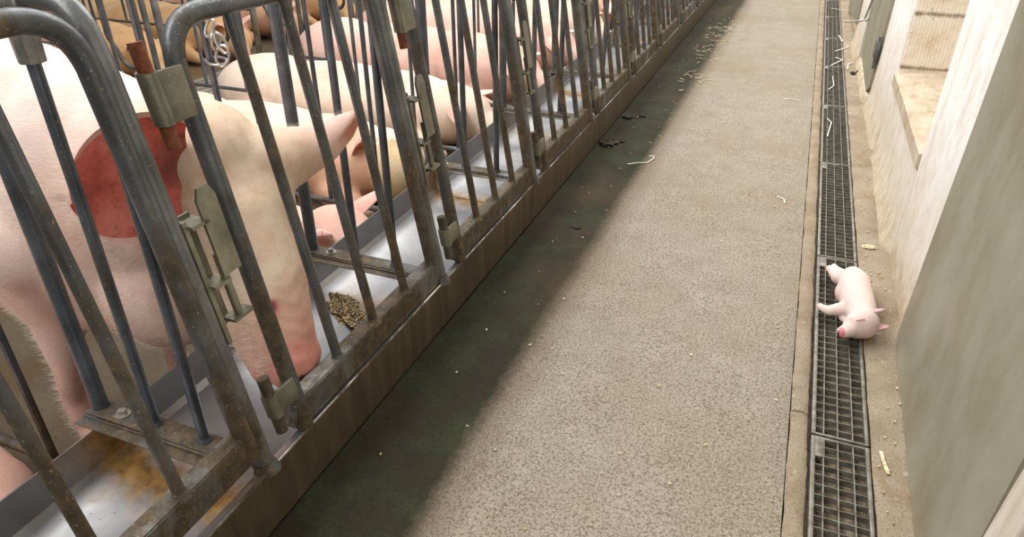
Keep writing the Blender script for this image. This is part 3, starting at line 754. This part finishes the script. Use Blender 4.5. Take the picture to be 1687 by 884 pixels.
# second bay beyond the slatted strip
c0 = lying_sow(3.0, [SK_OCHRE, SK_TAN, EAR_PINK, NOSE, EAR_ORG], 'plain', 'x', 9, 0, .20)
bay = [(3.25, SK_TAN, 'brownish pig lying in the far row across the slats, leftmost of that row'), (4.10, SK_OCHRE, 'ochre pig lying in the far row, second from the left'),
       (4.90, SK_OCHRE, 'ochre pig lying in the far row, third from the left, left of the steel chain'), (5.72, SK_TAN, 'tan pig lying in the far row, fourth from the left, right of the steel chain'),
       (6.54, SK_OCHRE, 'ochre pig lying in the far row, rightmost, cut off by the top edge')]
for i, (yc, mt, lb) in enumerate(bay):
    o = c0 if i == 0 else pig_copy(c0, yc, None, lb)
    o.data = c0.data.copy() if i else o.data
    o.data.materials[0] = mt
    o.location = (-5.45-.1*(i % 2), yc, ZF); o['label'] = lb; o['group'] = 'pigs lying in the far row'
def make_far_divider():
    t = empty('far_stall_divider', (0, 0, 0), 'x', 'stall divider', 'stall dividers of the far row')
    bm = bmesh.new(); tube(bm, fillet([(-4.12, 0, ZF), (-4.12, 0, 1.0), (-6.6, 0, 1.0), (-6.6, 0, ZF)], .1), .020, 10); link('frame', bm, MAT_DIV, t)
    bm = bmesh.new(); tube(bm, fillet([(-4.20, 0, .98), (-4.20, 0, .02), (-4.40, 0, -.02), (-4.52, 0, .20), (-4.52, 0, .98)], .08), .016, 10); link('hoop', bm, MAT_DIV, t)
    for z in (.10, .50):
        bm = bmesh.new(); tube(bm, [(-4.60, 0, z), (-6.6, 0, z)], .011, 8); link('rail', bm, MAT_BAR, t)
    for x in (-4.6, -5.25, -5.7):
        bm = bmesh.new(); tube(bm, [(x, 0, .10), (x, 0, 1.0)], .010, 8); link('bar', bm, MAT_BAR, t)
    return t
fd = make_far_divider()
for k in range(6):
    o = fd if k == 0 else copy_tree(fd)
    o.location = (0, 2.86+.82*k, 0)
    o['label'] = 'grey tube divider with a hoop in the far row, %s counting from the left' % ['first', 'second', 'third', 'fourth', 'fifth', 'sixth', 'seventh', 'eighth', 'ninth', 'tenth'][k]
# ---------------- piglet
bm = bmesh.new()
limb(bm, [(.325, 2.285, .050), (.328, 2.235, .054), (.325, 2.185, .056), (.330, 2.135, .055), (.338, 2.085, .053), (.344, 2.04, .050)], [.036, .048, .053, .051, .048, .042])
ell(bm, (.322, 2.175, .048), (.054, .060, .046))
ell(bm, (.346, 1.998, .052), (.045, .046, .048)); ell(bm, (.330, 1.985, .048), (.040, .036, .042))
limb(bm, [(.330, 1.985, .050), (.308, 1.962, .042), (.294, 1.947, .036)], [.036, .024, .0165])
limb(bm, [(.318, 1.995, .030), (.298, 1.990, .022), (.288, 1.985, .018)], [.024, .014, .010])       # lower jaw
limb(bm, [(.305, 2.265, .048), (.282, 2.272, .046), (.266, 2.325, .034), (.257, 2.372, .022)], [.034, .025, .0155, .012])
limb(bm, [(.312, 2.295, .036), (.300, 2.330, .028), (.282, 2.372, .020), (.273, 2.405, .015)], [.028, .019, .0135, .011])
limb(bm, [(.318, 2.088, .048), (.288, 2.082, .038), (.257, 2.075, .028), (.240, 2.094, .020), (.230, 2.112, .016)], [.030, .021, .0165, .0125, .0105])
limb(bm, [(.330, 2.06, .026), (.308, 2.055, .016), (.296, 2.07, .012)], [.022, .013, .010])
limb(bm, [(.345, 2.31, .045), (.362, 2.325, .020), (.360, 2.335, .008)], [.010, .005, .003])
bm = blob(bm, .0036, 5)
for (c, r) in (((.254, 2.382, .022), (.011, .014, .016)), ((.270, 2.414, .014), (.011, .014, .014)), ((.225, 2.120, .014), (.011, .013, .016))): paint(bm, c, r, 1)
paint(bm, (.284, 1.938, .034), (.014, .020, .024), 2)
leaf = lambda u: (1-.55*u)*(1-u**5)**.5
ear(bm, (.370, 2.018, .082), (.395, 2.008, .100), (.3, 1, -.2), .036, .25, 0, 1, .003, .1, 8, 7, leaf, (-.3, -.6, .4))
ear(bm, (.374, 2.000, .040), (.420, 2.030, .034), (-.5, .8, .1), .032, .2, 1, 1, .003, .1, 8, 7, leaf)
for q in range(5):                                                        # parted mouth and closed eye
    u = q/4; sph(bm, (.2855+.012*u, 1.966+.004*u, .036+.006*u), (.003, .0035, .0035), 3)
for q in range(5):
    u = q/4-.5; sph(bm, (.330+.018*u, 1.958+.007*u, .0845+.004*u), (.0034, .0022, .0018), 4)
for d in (-.005, .006): sph(bm, (.2795, 1.943+d, .038), (.002, .003, .003), 3)
so = (.32, 2.12, .0); place(bm, so); pg = link('piglet', bm, [SK_LET, LET_PALE, LET_NOSE, DARK, LET_FOLD]); pg.location = so
tag(pg, 'small pale pink dead piglet lying on its side across the drain grate', 'piglet')
for v in pg.data.vertices: v.co.z += .004

# ================================================================== DRAIN GRATES
def make_grate():
    t = empty('drain_grate', (0, 0, 0), 'x', 'drain grate', 'drain grates')
    x0, x1 = .2215, .3555; L_ = .992
    bm = bmesh.new(); w = .0065
    box(bm, x0, x0+.010, 0, L_, -.018, .002, .001); box(bm, x1-.009, x1, 0, L_, -.018, .002, .001)
    box(bm, x0, x1, 0, w, -.018, .0015, .001); box(bm, x0, x1, L_-w, L_, -.018, .0015, .001); link('frame', bm, MAT_GRATE, t)
    bm = bmesh.new()
    for x in (x0+.029, x0+.062, x0+.097): box(bm, x-.0014, x+.0014, w, L_-w, -.018, .0002)
    n = 30
    for i in range(1, n):
        y = L_*i/n; box(bm, x0+.008, x1-.008, y-.0009, y+.0009, -.018, -.0008)
    link('mesh_grid', bm, MAT_GRATE, t)
    bm = bmesh.new(); box(bm, x0+.004, x0+.032, L_-.072, L_-.004, -.004, .0012, .0008); link('corner_plate', bm, MAT_GRATE, t)
    return t
gr0 = make_grate(); ys = [.51+1.0*i for i in range(13)]
gl2 = ['nearest the camera, cut off by the bottom edge', 'that the dead piglet lies on', 'just beyond the dead piglet', 'third beyond the first', 'fifth from the camera', 'sixth from the camera', 'seventh from the camera', 'eighth from the camera', 'ninth from the camera', 'tenth from the camera', 'eleventh from the camera', 'twelfth from the camera', 'thirteenth from the camera']
gl2[3] = 'fourth from the camera'
for i, yv in enumerate(ys):
    o = gr0 if i == 0 else copy_tree(gr0); o.location = (0, yv+.002, -.001); o['label'] = 'steel mesh drain grate ' + gl2[i]

# ================================================================== SMALL THINGS
# steel chain on the second divider bar
t = empty('chain', (-1.545, 1.62, .765), 'bright steel chain hanging on a stall bar above the cream sow', 'chain')
def torus(bm, c, R1, R2, r, rot):
    pts = [(R1*math.cos(a), R2*math.sin(a), 0) for a in [2*math.pi*k/20 for k in range(21)]]
    mt = Matrix.Translation(c) @ Euler(rot).to_matrix().to_4x4()
    tube(bm, [mt @ Vector(p) for p in pts], r, 8, False)
for i, (c, R1, R2, rot) in enumerate([((-.030, 0, .075), .012, .026, (1.2, .3, 0)), ((-.018, 0, .040), .012, .026, (1.5, .2, 1.3)), ((0, -.004, .0), .020, .030, (1.3, .2, .2)), ((-.030, 0, -.018), .034, .022, (.25, .1, 0)), ((.002, 0, .035), .030, .014, (1.5, 1.2, .2))]):
    bm = bmesh.new(); torus(bm, c, R1, R2, .0042, rot); link('chain_link', bm, MAT_ZINC, t)
# feed crust in the trough
def lump(name, c, r, mat, seed, amp=.35, sub=4):
    rnd = random.Random(seed); bm = bmesh.new(); bmesh.ops.create_icosphere(bm, subdivisions=sub, radius=1)
    from mathutils import noise
    for v in bm.verts:
        d = 1+amp*noise.noise(v.co*2.2+Vector((seed, 0, 0)))+amp*.4*noise.noise(v.co*7+Vector((seed, 3, 0)))
        v.co = Vector((v.co.x*r[0]*d, v.co.y*r[1]*d, v.co.z*r[2]*(d if v.co.z > 0 else .5)))
    o = link(name, bm, mat); o.location = c; return o
o = lump('feed_crust', (-1.165, 1.515, .034), (.155, .045, .016), MAT_FEED, 5, .5, 5); o.rotation_euler = (0, -.04, -.50)
tag(o, 'crust of black speckled feed left in the trough beside the standing sow', 'feed', kind='stuff')
o = lump('feed_crust', (-.985, 3.27, .05), (.05, .08, .04), MAT_FEED, 8, .5); tag(o, 'brown feed heap in the trough under a farther stall divider', 'feed', kind='stuff')
# dung clumps in the gutter
for i, (x_, y_, r_, lb) in enumerate([(-.677, 2.419, .014, 'small round dark dung lump alone in the green gutter'), (-.80, 3.39, .040, 'widest dark dung clump in the gutter close to the trough'), (-.775, 3.46, .026, 'dark dung clump at the far side of the widest clump'),
        (-.80, 3.86, .030, 'dark dung clump in the gutter well beyond the widest clump'), (-.74, 3.92, .018, 'small dark dung lump beside the far gutter clump')]):
    o = lump('dung_clump', (x_, y_, -.008), (r_*1.3, r_, r_*.45), MAT_DUNG, i+1, .7, 3); tag(o, lb, 'dung', 'dung clumps in the gutter')
for x_, y_, r_, lb in [(.408, 5.32, .018, 'dark pebble on the ledge a little out from the wall foot'), (.445, 5.38, .015, 'dark pebble tucked against the foot of the wall')]:
    o = lump('pebble', (x_, y_, .008), (r_, r_, r_*.7), MAT_DUNG, 21, .4, 3); tag(o, lb, 'pebble')
def strand(pts, w, label, mat=MAT_SHAV, name='wood_shaving', cat='shaving', n=10):
    bm = bmesh.new(); P = fillet(pts, .02, 5); L_ = []
    for i, p in enumerate(P):
        a = P[max(0, i-1)]; b = P[min(len(P)-1, i+1)]; t_ = (b-a).normalized(); sd = Vector((-t_.y, t_.x, 0)).normalized()*w*.5
        L_.append([bm.verts.new(q) for q in (p-sd, p+sd, p+sd+Vector((0, 0, .0015)), p-sd+Vector((0, 0, .0015)))])
    for a, b in zip(L_, L_[1:]):
        for k in range(4): bm.faces.new((a[k], a[(k+1) % 4], b[(k+1) % 4], b[k]))
    bm.faces.new(L_[0]); bm.faces.new(list(reversed(L_[-1]))); bmesh.ops.recalc_face_normals(bm, faces=bm.faces[:])
    so = Vector(pts[0]); bmesh.ops.translate(bm, vec=-so, verts=bm.verts[:])
    o = link(name, bm, mat); o.location = so; return tag(o, label, cat, 'pale shavings')
strand([(-.64, 3.13, .003), (-.60, 3.165, .003), (-.555, 3.18, .004), (-.535, 3.24, .008), (-.548, 3.285, .004), (-.565, 3.27, .003)], .005, 'long hooked pale shaving at the edge of the green gutter')
strand([(0.0, 4.52, .003), (.04, 4.55, .004), (.09, 4.53, .003)], .008, 'pale shaving lying on the open concrete in mid aisle')
strand([(.380, 1.50, .004), (.384, 1.465, .005), (.392, 1.425, .004)], .009, 'cream strip lying on the ledge right of the nearest grate', MAT_CHIP)
o = lump('crumb', (.402, 2.64, .004), (.024, .014, .007), MAT_CHIP, 12, .6, 3); tag(o, 'yellowish flat crumb on the ledge above the dead piglet', 'crumb')
for (a, lb) in [
    (([.33, 6.62, .004], [.36, 6.36, .006], [.345, 6.42, .004]), 'thick white curled shaving across the sixth grate'),
    (([.30, 6.0, .004], [.40, 6.18, .006], [.37, 6.24, .004]), 'pointed white shaving half on the ledge beside the sixth grate'),
    (([.27, 5.52, .004], [.35, 5.72, .006], [.30, 5.78, .004]), 'folded white shaving over the joint between the fifth and sixth grates'),
    (([.375, 5.45, .004], [.385, 5.60, .006], [.42, 5.66, .004]), 'hooked white shaving on the ledge beside the fifth grate'),
    (([.255, 4.85, .004], [.285, 4.95, .006], [.28, 5.2, .004]), 'white curl on the fifth grate'),
    (([.25, 3.90, .004], [.27, 4.15, .006], [.25, 4.22, .004]), 'white curl on the fourth grate'),
    (([.27, 7.95, .004], [.40, 7.90, .004]), 'straight white sliver lying across a far grate'),
    (([.05, 3.0, .002], [.08, 2.98, .003], [.085, 2.94, .002]), 'tiny pale sliver on the aisle concrete left of the fourth grate')]:
    strand([tuple(p) for p in a], .010 if a[0][1] > 5 else .006, lb)
rnd = random.Random(11); bm = bmesh.new()      # straw litter near the far gutter edge and loose grit
def bit(x, y, l, w, a):
    t_ = Vector((math.cos(a), math.sin(a), 0))*l*.5; s_ = Vector((-math.sin(a), math.cos(a), 0))*w*.5; c = Vector((x, y, .0028 if x > -.58 else -.006))
    q = [bm.verts.new(c+p+Vector((0, 0, h))) for h in (0, .003) for p in (-t_-s_, t_-s_, t_+s_, -t_+s_)]
    for f in ((0, 1, 2, 3), (7, 6, 5, 4), (0, 4, 5, 1), (1, 5, 6, 2), (2, 6, 7, 3), (3, 7, 4, 0)): bm.faces.new([q[i] for i in f])
for i in range(75): bit(rnd.gauss(-.61, .06), rnd.gauss(6.2, .5), rnd.uniform(.02, .08), .003, rnd.uniform(0, 6.3))
for i in range(30): bit(rnd.gauss(-.56, .06), rnd.gauss(5.0, .5), rnd.uniform(.02, .07), .004, rnd.uniform(0, 6.3))
tag(link('straw_litter', bm, MAT_CHIP, smooth=False), 'scattered pale straw bits at the far edge of the gutter', 'straw', kind='stuff')
bm = bmesh.new()
for i in range(180):
    x_ = rnd.uniform(-.8, .16); y_ = rnd.uniform(.9, 7); bit(x_, y_, rnd.uniform(.003, .009), rnd.uniform(.002, .005), rnd.uniform(0, 6.3))
for i in range(70): bit(rnd.uniform(.37, .44), rnd.uniform(1.2, 5), rnd.uniform(.003, .008), rnd.uniform(.002, .005), rnd.uniform(0, 6.3))
tag(link('grit', bm, MAT_CHIP, smooth=False), 'pale grit scattered over the aisle floor and ledge', 'grit', kind='stuff')
